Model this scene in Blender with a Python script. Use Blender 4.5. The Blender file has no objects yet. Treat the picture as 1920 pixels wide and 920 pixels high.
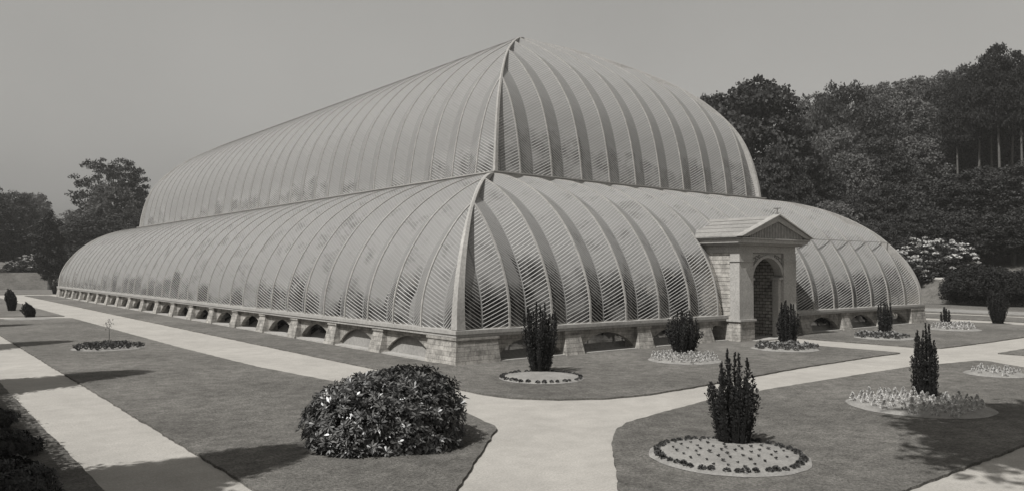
import bpy, bmesh, math, random
import numpy as np
from mathutils import Vector, Matrix
R_ = math.radians
random.seed(7); rng = np.random.default_rng(7)
scene = bpy.context.scene
COL = scene.collection

# ------------------------------------------------------------------ camera
CAM = (-16.118, -23.378, 3.535)
YAW, PITCH, ROLL, FPX = 0.674403, 0.029447, 0.002523, 1464.09
F = Vector((math.sin(YAW)*math.cos(PITCH), math.cos(YAW)*math.cos(PITCH), math.sin(PITCH)))
Rt = Vector((math.cos(YAW), -math.sin(YAW), 0)); Up = Rt.cross(F)
R2 = Rt*math.cos(ROLL)+Up*math.sin(ROLL); U2 = -Rt*math.sin(ROLL)+Up*math.cos(ROLL)
cd = bpy.data.cameras.new('camera'); cam = bpy.data.objects.new('camera', cd); COL.objects.link(cam)
cd.sensor_width = 36; cd.lens = 36*FPX/1920; cd.clip_start = .1; cd.clip_end = 3000
m = Matrix((R2, U2, -F)).transposed().to_4x4(); m.translation = Vector(CAM); cam.matrix_world = m
scene.camera = cam
scene.render.resolution_x = 1024; scene.render.resolution_y = 490

# ------------------------------------------------------------------ light
SHADOW_DIR = R_(12); ELEV = R_(52)        # shadows run towards +x, a little +y
w = bpy.data.worlds.new('World'); scene.world = w; w.use_nodes = True
nt = w.node_tree; nt.nodes.clear()
out = nt.nodes.new('ShaderNodeOutputWorld'); bg = nt.nodes.new('ShaderNodeBackground')
sky = nt.nodes.new('ShaderNodeTexSky'); sky.sky_type = 'NISHITA'; sky.sun_disc = False
sky.sun_elevation = ELEV; sky.dust_density = 4.0; sky.air_density = 1.2; sky.ozone_density = 1.0
sx, sy = -math.cos(SHADOW_DIR), -math.sin(SHADOW_DIR)      # where the sun stands
sky.sun_rotation = math.atan2(sx, sy)
hs = nt.nodes.new('ShaderNodeHueSaturation'); hs.inputs['Saturation'].default_value = 0
tint = nt.nodes.new('ShaderNodeMix'); tint.data_type = 'RGBA'; tint.blend_type = 'MULTIPLY'
tint.inputs['Factor'].default_value = 1; tint.inputs[7].default_value = (1.0, .98, .935, 1)
gm = nt.nodes.new('ShaderNodeGamma'); gm.inputs[1].default_value = .6
nt.links.new(sky.outputs[0], hs.inputs['Color']); nt.links.new(hs.outputs[0], gm.inputs[0]); nt.links.new(gm.outputs[0], tint.inputs[6])
wc = nt.nodes.new('ShaderNodeTexCoord'); wn_ = nt.nodes.new('ShaderNodeTexNoise'); wn_.inputs['Scale'].default_value = 2.2; wn_.inputs['Detail'].default_value = 5
nt.links.new(wc.outputs['Generated'], wn_.inputs['Vector'])
wr = nt.nodes.new('ShaderNodeMapRange'); nt.links.new(wn_.outputs['Fac'], wr.inputs[0])
for i_, v_ in ((1, .3), (2, .7), (3, .93), (4, 1.06)): wr.inputs[i_].default_value = v_
vm = nt.nodes.new('ShaderNodeVectorMath'); vm.operation = 'SCALE'; nt.links.new(tint.outputs[2], vm.inputs[0]); nt.links.new(wr.outputs[0], vm.inputs['Scale'])
nt.links.new(vm.outputs[0], bg.inputs[0]); bg.inputs[1].default_value = .138
nt.links.new(bg.outputs[0], out.inputs[0])
sl = bpy.data.lights.new('sun', 'SUN'); sl.energy = 5.0; sl.angle = R_(.6); sl.color = (1, .985, .955)
so = bpy.data.objects.new('sun', sl); COL.objects.link(so)
sv = Vector((sx*math.cos(ELEV), sy*math.cos(ELEV), math.sin(ELEV)))
so.rotation_euler = sv.to_track_quat('Z', 'Y').to_euler(); so.location = (-30, -10, 60)
scene.view_settings.view_transform = 'Standard'; scene.view_settings.look = 'None'
scene.view_settings.exposure = .27; scene.view_settings.gamma = 1
scene.render.engine = 'CYCLES'
scene.cycles.transparent_max_bounces = 16; scene.cycles.max_bounces = 6
scene.cycles.diffuse_bounces = 3; scene.cycles.glossy_bounces = 2

# ------------------------------------------------------------------ materials (a black and white world)
def g(v): return (v, v*.985, v*.96, 1)
def base_mat(name, rough=.85, spec=.3):
    mt = bpy.data.materials.new(name); mt.use_nodes = True; t = mt.node_tree
    b = t.nodes['Principled BSDF']; b.inputs['Roughness'].default_value = rough
    b.inputs['Specular IOR Level'].default_value = spec
    return mt, t, b
def N(t, typ, **kw):
    n = t.nodes.new(typ)
    for k, v in kw.items(): setattr(n, k, v)
    return n
def ramp(t, src, stops):
    r = N(t, 'ShaderNodeValToRGB'); e = r.color_ramp.elements
    e[0].position, e[0].color = stops[0][0], g(stops[0][1]); e[1].position, e[1].color = stops[-1][0], g(stops[-1][1])
    for p, v in stops[1:-1]:
        q = e.new(p); q.color = g(v)
    t.links.new(src, r.inputs[0]); return r.outputs[0]
def coords(t): return N(t, 'ShaderNodeTexCoord').outputs['Object']
def noise(t, co, scale, detail=4, rough=.6):
    n = N(t, 'ShaderNodeTexNoise'); n.inputs['Scale'].default_value = scale; n.inputs['Detail'].default_value = detail
    n.inputs['Roughness'].default_value = rough; t.links.new(co, n.inputs['Vector']); return n.outputs['Fac']
def mixc(t, a, b, fac, mode='MULTIPLY'):
    x = N(t, 'ShaderNodeMix', data_type='RGBA', blend_type=mode)
    if isinstance(fac, (int, float)): x.inputs['Factor'].default_value = fac
    else: t.links.new(fac, x.inputs['Factor'])
    for s, i in ((a, 6), (b, 7)):
        if isinstance(s, tuple): x.inputs[i].default_value = s
        else: t.links.new(s, x.inputs[i])
    return x.outputs[2]
def bump(t, b, h, strength, dist):
    n = N(t, 'ShaderNodeBump'); n.inputs['Strength'].default_value = strength; n.inputs['Distance'].default_value = dist
    t.links.new(h, n.inputs['Height']); t.links.new(n.outputs[0], b.inputs['Normal'])
def math_(t, op, a, b=None, c=None):
    n = N(t, 'ShaderNodeMath', operation=op)
    for i, s in enumerate((a, b, c)):
        if s is None: continue
        if isinstance(s, (int, float)): n.inputs[i].default_value = s
        else: t.links.new(s, n.inputs[i])
    return n.outputs[0]

def noisy(name, lo, hi, s1, s2, rough=.9, bs=.4, bd=.02, spec=.25):
    mt, t, b = base_mat(name, rough, spec); co = coords(t)
    c1 = ramp(t, noise(t, co, s1, 5), [(.3, lo), (.7, hi)])
    c2 = ramp(t, noise(t, co, s2, 3), [(.25, .6), (.75, 1.0)])
    t.links.new(mixc(t, c1, c2, 1.0), b.inputs['Base Color'])
    bump(t, b, noise(t, co, s2, 4), bs, bd); return mt

def grass_mat(name, lo, hi):
    mt, t, b = base_mat(name, .95, .1); co = coords(t)
    c1 = ramp(t, noise(t, co, .22, 4, .55), [(.3, lo), (.72, hi)])
    c2 = ramp(t, noise(t, co, 2.2, 6, .75), [(.3, .6), (.7, 1.3)])
    c3 = ramp(t, noise(t, co, 17, 5, .85), [(.33, .35), (.68, 1.75)])
    t.links.new(mixc(t, mixc(t, c1, c2, 1.0), c3, .9), b.inputs['Base Color'])
    bump(t, b, noise(t, co, 26, 4, .8), .9, .05); return mt
M_LAWN = grass_mat('mown_grass', .095, .155)
M_ROUGH = grass_mat('rough_grass', .08, .13)
def gravel_mat():
    mt, t, b = base_mat('pale_gravel', .95, .2); co = coords(t)
    c1 = ramp(t, noise(t, co, .35, 5, .6), [(.3, .27), (.7, .33)])
    c2 = ramp(t, noise(t, co, 24, 4, .85), [(.3, .72), (.7, 1.2)]); c3 = ramp(t, noise(t, co, 1.6, 7, .75), [(.3, .84), (.7, 1.08)])
    t.links.new(mixc(t, mixc(t, c1, c2, 1.0), c3, 1.0), b.inputs['Base Color'])
    bump(t, b, noise(t, co, 45, 3), .5, .015); return mt
M_GRAVEL = gravel_mat()
M_SOIL = noisy('pale_bed_soil', .19, .28, 2, 22, .95, .6, .03)
M_TURF = noisy('turf_edge', .02, .04, 5, 30)
M_PAINT = noisy('white_paint', .30, .37, .7, 9, .6, .1, .004, .4)
M_RIB = noisy('weathered_paint', .27, .33, .5, 5, .6, .1, .004, .4)
M_LEAD = noisy('lead_flashing', .10, .16, 1, 9, .6, .2, .01, .4)
M_BARK = noisy('bark', .04, .09, 3, 14, .95, .8, .03)
M_PALEBARK = noisy('pale_bark', .07, .13, 3, 14, .95, .6, .03)
M_DARK = noisy('dark_earth_and_shade', .02, .035, 1, 8)  # earth of the floor, and painted shade behind the base arches
M_SHEET = noisy('roof_boards', .21, .28, .6, 8, .8, .2, .01)

def stone_mat(name, lo, hi, bw=.62, bh=.22, mortar=.35, axis='x', msize=.012):
    mt, t, b = base_mat(name, .9, .2); co = coords(t)
    mp = N(t, 'ShaderNodeMapping'); t.links.new(co, mp.inputs[0])
    sp = N(t, 'ShaderNodeSeparateXYZ'); t.links.new(co, sp.inputs[0])
    cb = N(t, 'ShaderNodeCombineXYZ')
    t.links.new(math_(t, 'ADD', sp.outputs['X'], sp.outputs['Y']), cb.inputs['X']); t.links.new(sp.outputs['Z'], cb.inputs['Y'])
    br = N(t, 'ShaderNodeTexBrick'); t.links.new(cb.outputs[0], br.inputs['Vector'])
    br.inputs['Color1'].default_value = g(hi); br.inputs['Color2'].default_value = g(lo)
    br.inputs['Mortar'].default_value = g(lo*mortar); br.inputs['Scale'].default_value = 1
    br.inputs['Brick Width'].default_value = bw; br.inputs['Row Height'].default_value = bh
    br.inputs['Mortar Size'].default_value = msize; br.inputs['Mortar Smooth'].default_value = .3
    c2 = ramp(t, noise(t, co, 2.6, 7, .75), [(.34, .42), (.60, 1.08)])
    c3 = ramp(t, noise(t, co, 28, 3, .7), [(.3, .8), (.7, 1.1)])
    t.links.new(mixc(t, mixc(t, br.outputs['Color'], c2, 1.0), c3, 1.0), b.inputs['Base Color'])
    bump(t, b, math_(t, 'SUBTRACT', noise(t, co, 18, 4), br.outputs['Fac']), .6, .02); return mt
M_STONE = stone_mat('sandstone_blocks', .25, .36, .55, .17, .68, msize=.009)
M_ASHLAR = noisy('smooth_sandstone', .30, .40, .8, 14, .9, .3, .01)
M_COURSE = stone_mat('coursed_sandstone', .33, .42, 3.4, .21, .4, msize=.016)
M_BRICK = stone_mat('glazed_brick', .30, .46, .34, .17, .25, msize=.02)

def leaf_mat(name, lo, hi, rough=.5, spec=.4, tr=.15, sc=1.3, k0=.28, k1=.72):
    mt, t, b = base_mat(name, rough, spec); co = coords(t)
    ri = N(t, 'ShaderNodeNewGeometry').outputs['Random Per Island']
    c = ramp(t, math_(t, 'ADD', math_(t, 'MULTIPLY', noise(t, co, sc, 4, .7), .6), math_(t, 'MULTIPLY', ri, .4)), [(k0, lo), (k1, hi)])
    t.links.new(c, b.inputs['Base Color'])
    if tr > 0:
        o = t.nodes['Material Output']; tl = N(t, 'ShaderNodeBsdfTranslucent'); t.links.new(c, tl.inputs[0])
        mx = N(t, 'ShaderNodeMixShader'); mx.inputs[0].default_value = tr
        t.links.new(b.outputs[0], mx.inputs[1]); t.links.new(tl.outputs[0], mx.inputs[2]); t.links.new(mx.outputs[0], o.inputs[0])
    return mt
M_LEAF = leaf_mat('tree_leaves', .014, .05, .7, .2, .12, .35)
M_LEAF_MID = leaf_mat('pale_tree_leaves', .055, .12, .7, .2, .2, .35)
M_CONIFER = leaf_mat('conifer_needles', .012, .026, .8, .15, .05, .8)
M_YEW = leaf_mat('yew_needles', .011, .026, .7, .2, .03, 5)
M_YEWCORE = leaf_mat('yew_wood_and_shade', .008, .012, .9, .1, 0, 5)  # yew stems, and the painted inner shade of bush and hedge
M_RHODO = leaf_mat('rhododendron_leaves', .008, .13, .36, .5, .04, 5, .42, .74)  # highlights and dark gaps are put into the leaf tones
M_SHRUB = leaf_mat('shaded_shrub_leaves', .008, .035, .5, .3, .03, 5)  # shade of the left corner is put into this leaf colour
M_FLOWER = leaf_mat('white_blossom', .26, .45, .8, .2, .1, 3)
M_PALE = leaf_mat('silvery_leaves', .36, .56, .8, .2, .1, 5)
M_BEDLEAF = leaf_mat('bedding_leaves', .03, .07, .6, .3, .1, 6)
M_MIDPLANT = leaf_mat('mixed_bed_leaves', .09, .2, .7, .3, .1, 5)
M_INSIDE = leaf_mat('hothouse_leaves', .008, .03, .5, .4, .1, 1.0)

def glass_mat(name, shift, barhi):
    """panes between diagonal white glazing bars; UV in metres (u from the valley, v up the curve)"""
    mt, t, b = base_mat(name, .25, .6); uv = N(t, 'ShaderNodeUVMap').outputs[0]
    co = coords(t)
    sp = N(t, 'ShaderNodeSeparateXYZ'); t.links.new(uv, sp.inputs[0]); U, V = sp.outputs['X'], sp.outputs['Y']
    wv = math_(t, 'SUBTRACT', V, math_(t, 'MULTIPLY', U, .47))
    sc = math_(t, 'DIVIDE', wv, .155)
    fr = math_(t, 'FRACT', sc); idx = math_(t, 'FLOOR', sc)
    bar = math_(t, 'LESS_THAN', fr, .20)
    edge = math_(t, 'LESS_THAN', U, .045)                       # lead gutter in the valley
    # each pane its own grey
    cb = N(t, 'ShaderNodeCombineXYZ'); t.links.new(idx, cb.inputs['X'])
    s2 = N(t, 'ShaderNodeSeparateXYZ'); t.links.new(co, s2.inputs[0])
    t.links.new(math_(t, 'FLOOR', math_(t, 'DIVIDE', math_(t, 'ADD', s2.outputs['X'], s2.outputs['Y']), 1.08)), cb.inputs['Y'])
    wn = N(t, 'ShaderNodeTexWhiteNoise', noise_dimensions='2D'); t.links.new(cb.outputs[0], wn.inputs['Vector'])
    cb2 = N(t, 'ShaderNodeCombineXYZ'); t.links.new(math_(t, 'FLOOR', math_(t, 'DIVIDE', math_(t, 'ADD', s2.outputs['X'], s2.outputs['Y']), 2.14)), cb2.inputs['X'])
    bayr = N(t, 'ShaderNodeTexWhiteNoise', noise_dimensions='2D'); t.links.new(cb2.outputs[0], bayr.inputs['Vector'])
    dirt = noise(t, co, .75, 4, .6)
    # clear panes low down; whitewash and the sky's reflection painted as opacity higher up
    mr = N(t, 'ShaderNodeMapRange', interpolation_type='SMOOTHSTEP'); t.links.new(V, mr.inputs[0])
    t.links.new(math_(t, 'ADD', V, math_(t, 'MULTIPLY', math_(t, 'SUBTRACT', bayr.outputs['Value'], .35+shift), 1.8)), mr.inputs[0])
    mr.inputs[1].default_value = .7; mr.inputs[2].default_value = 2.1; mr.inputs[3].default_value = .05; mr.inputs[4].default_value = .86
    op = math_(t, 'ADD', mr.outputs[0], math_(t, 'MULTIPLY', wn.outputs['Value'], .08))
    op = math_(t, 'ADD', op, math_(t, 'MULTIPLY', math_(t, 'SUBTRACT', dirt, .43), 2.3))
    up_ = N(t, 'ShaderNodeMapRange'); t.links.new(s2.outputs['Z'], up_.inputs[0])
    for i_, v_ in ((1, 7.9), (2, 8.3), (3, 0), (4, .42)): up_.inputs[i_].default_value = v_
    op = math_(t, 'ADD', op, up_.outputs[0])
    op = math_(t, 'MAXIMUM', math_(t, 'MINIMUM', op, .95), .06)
    col = ramp(t, wn.outputs['Value'], [(0, .21), (1, .245)])
    t.links.new(col, b.inputs['Base Color'])
    tl = N(t, 'ShaderNodeBsdfTranslucent'); tl.inputs[0].default_value = g(.42)
    pn = N(t, 'ShaderNodeMixShader'); pn.inputs[0].default_value = .36; t.links.new(b.outputs[0], pn.inputs[1]); t.links.new(tl.outputs[0], pn.inputs[2])
    tr = N(t, 'ShaderNodeBsdfTransparent'); tr.inputs[0].default_value = g(.78)
    mx = N(t, 'ShaderNodeMixShader'); t.links.new(op, mx.inputs[0]); t.links.new(tr.outputs[0], mx.inputs[1]); t.links.new(pn.outputs[0], mx.inputs[2])
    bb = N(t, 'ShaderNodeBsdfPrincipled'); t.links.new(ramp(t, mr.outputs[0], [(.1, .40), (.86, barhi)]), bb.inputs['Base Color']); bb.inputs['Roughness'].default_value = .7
    m2 = N(t, 'ShaderNodeMixShader'); t.links.new(bar, m2.inputs[0]); t.links.new(mx.outputs[0], m2.inputs[1]); t.links.new(bb.outputs[0], m2.inputs[2])
    b3 = N(t, 'ShaderNodeBsdfPrincipled'); b3.inputs['Base Color'].default_value = g(.16); b3.inputs['Roughness'].default_value = .7
    m3 = N(t, 'ShaderNodeMixShader'); t.links.new(edge, m3.inputs[0]); t.links.new(m2.outputs[0], m3.inputs[1]); t.links.new(b3.outputs[0], m3.inputs[2])
    t.links.new(m3.outputs[0], t.nodes['Material Output'].inputs[0])
    return mt
GL_OPAQ = .12
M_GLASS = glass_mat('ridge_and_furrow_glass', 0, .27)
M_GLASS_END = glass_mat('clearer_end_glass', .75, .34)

# ------------------------------------------------------------------ mesh helpers
class MB:
    def __init__(s): s.v = []; s.f = []; s.uv = []
    def poly(s, pts, uv=None):
        n = len(s.v); s.v += [tuple(p) for p in pts]; s.f.append(tuple(range(n, n+len(pts))))
        if uv: s.uv += uv
    def box(s, x0, x1, y0, y1, z0, z1):
        s.frustum([(x0, y0), (x1, y0), (x1, y1), (x0, y1)], [(x0, y0), (x1, y0), (x1, y1), (x0, y1)], z0, z1)
    def frustum(s, b, t, z0, z1):
        n = len(s.v); k = len(b)
        s.v += [(p[0], p[1], z0) for p in b]+[(p[0], p[1], z1) for p in t]
        for i in range(k): j = (i+1) % k; s.f.append((n+i, n+j, n+k+j, n+k+i))
        s.f.append(tuple(n+k+i for i in range(k))); s.f.append(tuple(n+i for i in range(k-1, -1, -1)))
    def prism(s, pts, off):
        """pts: closed 3D polygon, extruded by vector off"""
        n = len(s.v); k = len(pts); o = Vector(off)
        s.v += [tuple(Vector(p)) for p in pts]+[tuple(Vector(p)+o) for p in pts]
        for i in range(k): j = (i+1) % k; s.f.append((n+i, n+j, n+k+j, n+k+i))
        s.f.append(tuple(n+i for i in range(k-1, -1, -1))); s.f.append(tuple(n+k+i for i in range(k)))
    def tube(s, pts, rad, k=8, cap=True):
        pts = [Vector(p) for p in pts]; n = len(s.v)
        for i, p in enumerate(pts):
            d = (pts[min(i+1, len(pts)-1)]-pts[max(i-1, 0)]).normalized()
            a = d.cross(Vector((0, 0, 1)) if abs(d.z) < .9 else Vector((1, 0, 0))).normalized(); b = d.cross(a)
            r = rad[i] if hasattr(rad, '__len__') else rad
            for j in range(k):
                q = 2*math.pi*j/k; s.v.append(tuple(p+a*(math.cos(q)*r)+b*(math.sin(q)*r)))
        for i in range(len(pts)-1):
            for j in range(k):
                j2 = (j+1) % k; s.f.append((n+i*k+j, n+i*k+j2, n+(i+1)*k+j2, n+(i+1)*k+j))
        if cap: s.f.append(tuple(n+(len(pts)-1)*k+j for j in range(k)))
    def bar(s, pts, ns, side, wd, h):
        """rectangular bar swept along pts with normals ns; side = constant width direction"""
        n = len(s.v); sd = Vector(side)
        for p, q in zip(pts, ns):
            p = Vector(p); q = Vector(q)
            for a, b in ((-1, 0), (1, 0), (1, 1), (-1, 1)): s.v.append(tuple(p+sd*(a*wd/2)+q*(b*h)))
        for i in range(len(pts)-1):
            for j in range(4):
                j2 = (j+1) % 4; s.f.append((n+i*4+j, n+i*4+j2, n+(i+1)*4+j2, n+(i+1)*4+j))
        s.f.append((n, n+1, n+2, n+3)); e = n+(len(pts)-1)*4; s.f.append((e+3, e+2, e+1, e))
    def build(s, name, mat, parent=None, smooth=False):
        me = bpy.data.meshes.new(name); me.from_pydata(s.v, [], s.f)
        if s.uv:
            l = me.uv_layers.new(name='UVMap')
            l.data.foreach_set('uv', np.array(s.uv, dtype=np.float32).ravel())
        me.materials.append(mat)
        if smooth: me.polygons.foreach_set('use_smooth', [True]*len(me.polygons))
        me.update()
        o = bpy.data.objects.new(name, me); COL.objects.link(o)
        if parent: o.parent = parent
        return o
def quads_mesh(name, V, mat, parent=None):
    """V: (n,4,3) array of leaf quads"""
    n = len(V); me = bpy.data.meshes.new(name)
    me.vertices.add(n*4); me.vertices.foreach_set('co', V.astype(np.float32).ravel())
    me.loops.add(n*4); me.loops.foreach_set('vertex_index', np.arange(n*4, dtype=np.int32))
    me.polygons.add(n); me.polygons.foreach_set('loop_start', np.arange(0, n*4, 4, dtype=np.int32))
    me.polygons.foreach_set('loop_total', np.full(n, 4, dtype=np.int32))
    me.update(calc_edges=True); me.materials.append(mat)
    o = bpy.data.objects.new(name, me); COL.objects.link(o)
    if parent: o.parent = parent
    return o
def unit(a): return a/np.maximum(np.linalg.norm(a, axis=-1, keepdims=True), 1e-9)
def leaves(C, L, W, axis=None, flat=0.0):
    """leaf quads (diamonds) at C; axis = growth direction or random"""
    n = len(C)
    if axis is None: axis = rng.normal(size=(n, 3)); axis[:, 2] *= (1-flat)
    axis = unit(axis); r = rng.normal(size=(n, 3)); s = unit(np.cross(axis, r))
    L = np.broadcast_to(np.asarray(L, float), (n,))[:, None]; W = np.broadcast_to(np.asarray(W, float), (n,))[:, None]
    return np.stack([C-axis*L*.5, C+s*W*.5+axis*L*.08, C+axis*L*.5, C-s*W*.5+axis*L*.08], axis=1)

def tag(o, label=None, cat=None, group=None, kind=None):
    if label: o['label'] = label
    if cat: o['category'] = cat
    if group: o['group'] = group
    if kind: o['kind'] = kind
    return o
def empty(name, loc, label, cat, group=None, rz=0):
    o = bpy.data.objects.new(name, None); COL.objects.link(o); o.location = loc; o.rotation_euler.z = rz
    o.empty_display_size = .3
    return tag(o, label, cat, group)
def copy_thing(src, loc, rz=0, scale=(1, 1, 1), label=None, group=None):
    r = src.copy(); COL.objects.link(r); r.location = loc; r.rotation_euler = (0, 0, rz); r.scale = scale
    if label: r['label'] = label
    if group: r['group'] = group
    for ch in list(src.children):
        c = ch.copy(); COL.objects.link(c); c.parent = r
        for gc in list(ch.children):
            d = gc.copy(); COL.objects.link(d); d.parent = c
    return r
def px(u, dep, z=None, v=None):
    """world point for photo column u at depth dep"""
    d = (F*FPX+R2*(u-960))/FPX*dep
    return (CAM[0]+d.x, CAM[1]+d.y)

# ------------------------------------------------------------------ ground
def sheet(name, pts, z, mat, kind='structure', thick=None, rag=0, parent=None):
    P = []
    n = len(pts)
    for i in range(n):
        a = Vector(pts[i]); b = Vector(pts[(i+1) % n]); L = (b-a).length
        k = max(1, int(L/.22)) if rag else 1
        k = min(k, 260)
        nn = Vector((-(b-a).y, (b-a).x)).normalized()
        for j in range(k):
            p = a+(b-a)*(j/k)
            if rag: p = p+nn*random.uniform(-rag, rag)
            P.append((p.x, p.y))
    mb = MB()
    if thick:
        k = len(P); mb.v = [(x, y, z-thick) for x, y in P]+[(x, y, z) for x, y in P]
        for i in range(k): j = (i+1) % k; mb.f.append((i, j, k+j, k+i))
        mb.f.append(tuple(k+i for i in range(k)))
    else: mb.poly([(x, y, z) for x, y in P])
    o = mb.build(name, mat, parent)
    if kind: o['kind'] = kind
    return o

# terrain: flat garden floor, a grassy bank 2.5 m high round it, hill rising to the right
CX, CY = 18.75, 42.5
def bank_r(th):   # inner foot of the bank, in polar form about the building centre
    pts = [(-180, 66), (-150, 78), (-118, 92), (-90, 100), (-60, 84), (-40, 68), (-32, 62.5), (-29, 59.5), (-20, 58), (0, 57), (30, 66), (60, 80), (90, 84), (100, 83), (104, 83.5), (120, 80), (150, 70), (180, 66)]
    d = math.degrees(th)
    for (a, ra), (b, rb) in zip(pts, pts[1:]):
        if a <= d <= b:
            t = (d-a)/(b-a); return ra+(rb-ra)*t
    return 66
def hill(x, y):
    d = math.hypot(x-CX, y-CY); th = math.atan2(y-CY, x-CX); r = bank_r(th)
    z = 0
    if d > r: z = min(2.5, (d-r)/4.2*2.5)
    e = max(0, d-r-12)
    right = max(0.0, math.cos(th+.15))
    return z+min(e*.30, 34)*right**1.5 + min(e*.03, 3)
mb = MB(); NT = 144
rad = [0, 20, 40]+[None]*0
ring_off = [-30, -14, -5, -1.5, 0, 1.0, 2.1, 3.2, 4.2, 5.5, 9, 14, 22, 32, 45, 60, 80, 110, 160, 260, 500, 1200]
idx = {}
for i in range(NT):
    th = -math.pi+2*math.pi*i/NT
    for j, o_ in enumerate(ring_off):
        r = bank_r(th)+o_; x, y = CX+math.cos(th)*r, CY+math.sin(th)*r
        z = hill(x, y)-.03
        if o_ > 9: z += .35*math.sin(x*.13+y*.07)*math.sin(y*.11)
        idx[i, j] = len(mb.v); mb.v.append((x, y, z))
c0 = len(mb.v); mb.v.append((CX, CY, -.03))
for i in range(NT):
    i2 = (i+1) % NT; mb.f.append((c0, idx[i, 0], idx[i2, 0]))
    for j in range(len(ring_off)-1): mb.f.append((idx[i, j], idx[i, j+1], idx[i2, j+1], idx[i2, j]))
tag(mb.build('ground', M_ROUGH), kind='structure')
# bright path along the top of the bank
mb = MB()
for i in range(NT):
    q = []
    for ii in (i, i+1):
        th = -math.pi+2*math.pi*ii/NT; r = bank_r(min(th, math.pi))
        q.append([(CX+math.cos(th)*(r+o_), CY+math.sin(th)*(r+o_)) for o_ in (4.4, 5.3)])
    a, b = q[0]; c, d = q[1]
    z = 2.5
    mb.frustum([a, b, d, c], [a, b, d, c], z-.1, z+.16)
kerb = mb.build('bank_wall', noisy('pale_coping', .5, .62, 2, 9))
tag(kerb, 'low pale stone coping running along the top of the grass bank', 'wall')

S_, L_ = 37.5, 85.0
# gravel sheet carrying every path
sheet('path', [(-13.4, -34), (60, -34), (60, 100), (-13.4, 100)], 0.0, M_GRAVEL)
LZ = .05
def lawn(pts, rag=.025, z=LZ): return sheet('lawn', pts, z, M_LAWN, thick=.06, rag=rag)
# lawn round the building, cut by the portal path
lawn([(-2.8, 90), (-2.75, -2.8), (-3.05, -4.6), (-3.05, -5.8), (-2.8, -6.75), (-1.96, -7.73), (-.78, -8.4), (.6, -8.62), (2.6, -8.56), (9.4, -7.95),
      (15.5, -7.78), (17.25, -7.82), (17.35, -7.6), (17.3, 1), (-.2, 1), (-.2, 90)])
lawn([(20.25, 1), (20.3, -7.2), (20.8, -8.0), (26, -8.15), (34, -8.1), (37, -8.0), (39, -7.2), (40.2, -5.6), (40.5, -3.2), (40.3, 90), (37.7, 90), (37.7, 1)])
# left lawn with the round bed
lawn([(-11.5, -16), (-10.9, -15), (-8.9, -13.0), (-5.62, -9.72), (-5.5, -9.45), (-5.05, -7.8), (-5.05, -6.3), (-5.2, -1.5), (-5.8, 3.8), (-6.0, 12), (-6.05, 38.1), (-11.5, 40.6)])
lawn([(-11.5, 43), (-6.05, 40.9), (-6.05, 90), (-11.5, 90)])
lawn([(-13.4, -34), (-13.38, 100), (-40, 100), (-40, -34)], z=.054)
# right front lawn
lawn([(-3.7, -11.45), (-2.9, -11.05), (-1.6, -10.75), (1.4, -10.22), (5.7, -10.15), (12.5, -10.24), (16.7, -10.95), (16.95, -11.25), (15.9, -12.8), (15.2, -15), (15.2, -17.5), (-9.6, -17.5), (-6.9, -14.6), (-4.84, -12.46)])
lawn([(20.5, -10.4), (60, -10.2), (60, -33), (20.5, -33)])
# mirrored lawns on the far side
lawn([(43.4, -6), (49.0, -6), (49.0, 90), (43.4, 90)])
lawn([(50.9, -12), (60.5, -12), (60.5, 95), (50.9, 95)])
lawn([(-11.5, 95), (60, 95), (60, 120), (-11.5, 120)], z=.058)

# ------------------------------------------------------------------ the conservatory
PITCH_ = 36.7/17
HC = 1.28
def catmull(P, n):
    P = [Vector(p) for p in P]; Q = [2*P[0]-P[1]]+P+[2*P[-1]-P[-2]]; o = []
    seg = len(P)-1
    for i in range(n+1):
        t = i/n*seg; k = min(int(t), seg-1); u = t-k
        a, b, c, d = Q[k:k+4]
        o.append(.5*((2*b)+(-a+c)*u+(2*a-5*b+4*c-d)*u*u+(-a+3*b-3*c+d)*u**3))
    return o
LOW = catmull([(.10, 1.27), (.16, 2.2), (.40, 3.15), (.88, 4.2), (1.7, 5.38), (2.5, 6.2), (3.5, 6.95), (4.6, 7.53), (5.8, 7.95), (6.8, 8.15), (7.5, 8.24)], 36)
UPP = catmull([(7.4, 8.35), (7.52, 9.4), (7.8, 10.9), (8.2, 12.2), (8.7, 13.2), (9.4, 14.2), (10.3, 15.2), (11.4, 16.12), (12.8, 17.02), (14, 17.70), (15.5, 18.45), (17.1, 19.12), (18.75, 19.66)], 42)
def normals(P):   # outward normals in the (inset, z) plane
    o = []
    for i in range(len(P)):
        d = (P[min(i+1, len(P)-1)]-P[max(i-1, 0)]).normalized(); o.append(Vector((-d.y, d.x)))
    return o
def arc(P):
    a = [0]
    for p, q in zip(P, P[1:]): a.append(a[-1]+(q-p).length)
    return a
class Side:
    def __init__(s, org, along, inward, length): s.o = Vector(org); s.a = Vector(along); s.n = Vector(inward); s.L = length
    def P(s, a, inset, z): return s.o+s.a*a+s.n*inset+Vector((0, 0, z))
    def D(s, inset, z): return s.n*inset+Vector((0, 0, z))
FRONT = Side((0, 0, 0), (1, 0, 0), (0, 1, 0), S_)
LEFT = Side((0, L_, 0), (0, -1, 0), (1, 0, 0), L_)
RIGHT = Side((S_, 0, 0), (0, 1, 0), (-1, 0, 0), L_)
BACK = Side((S_, L_, 0), (-1, 0, 0), (0, -1, 0), S_)
house = empty('conservatory', (0, 0, 0), 'huge curved ridge and furrow glass conservatory on a low arched stone base', 'conservatory')

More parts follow.
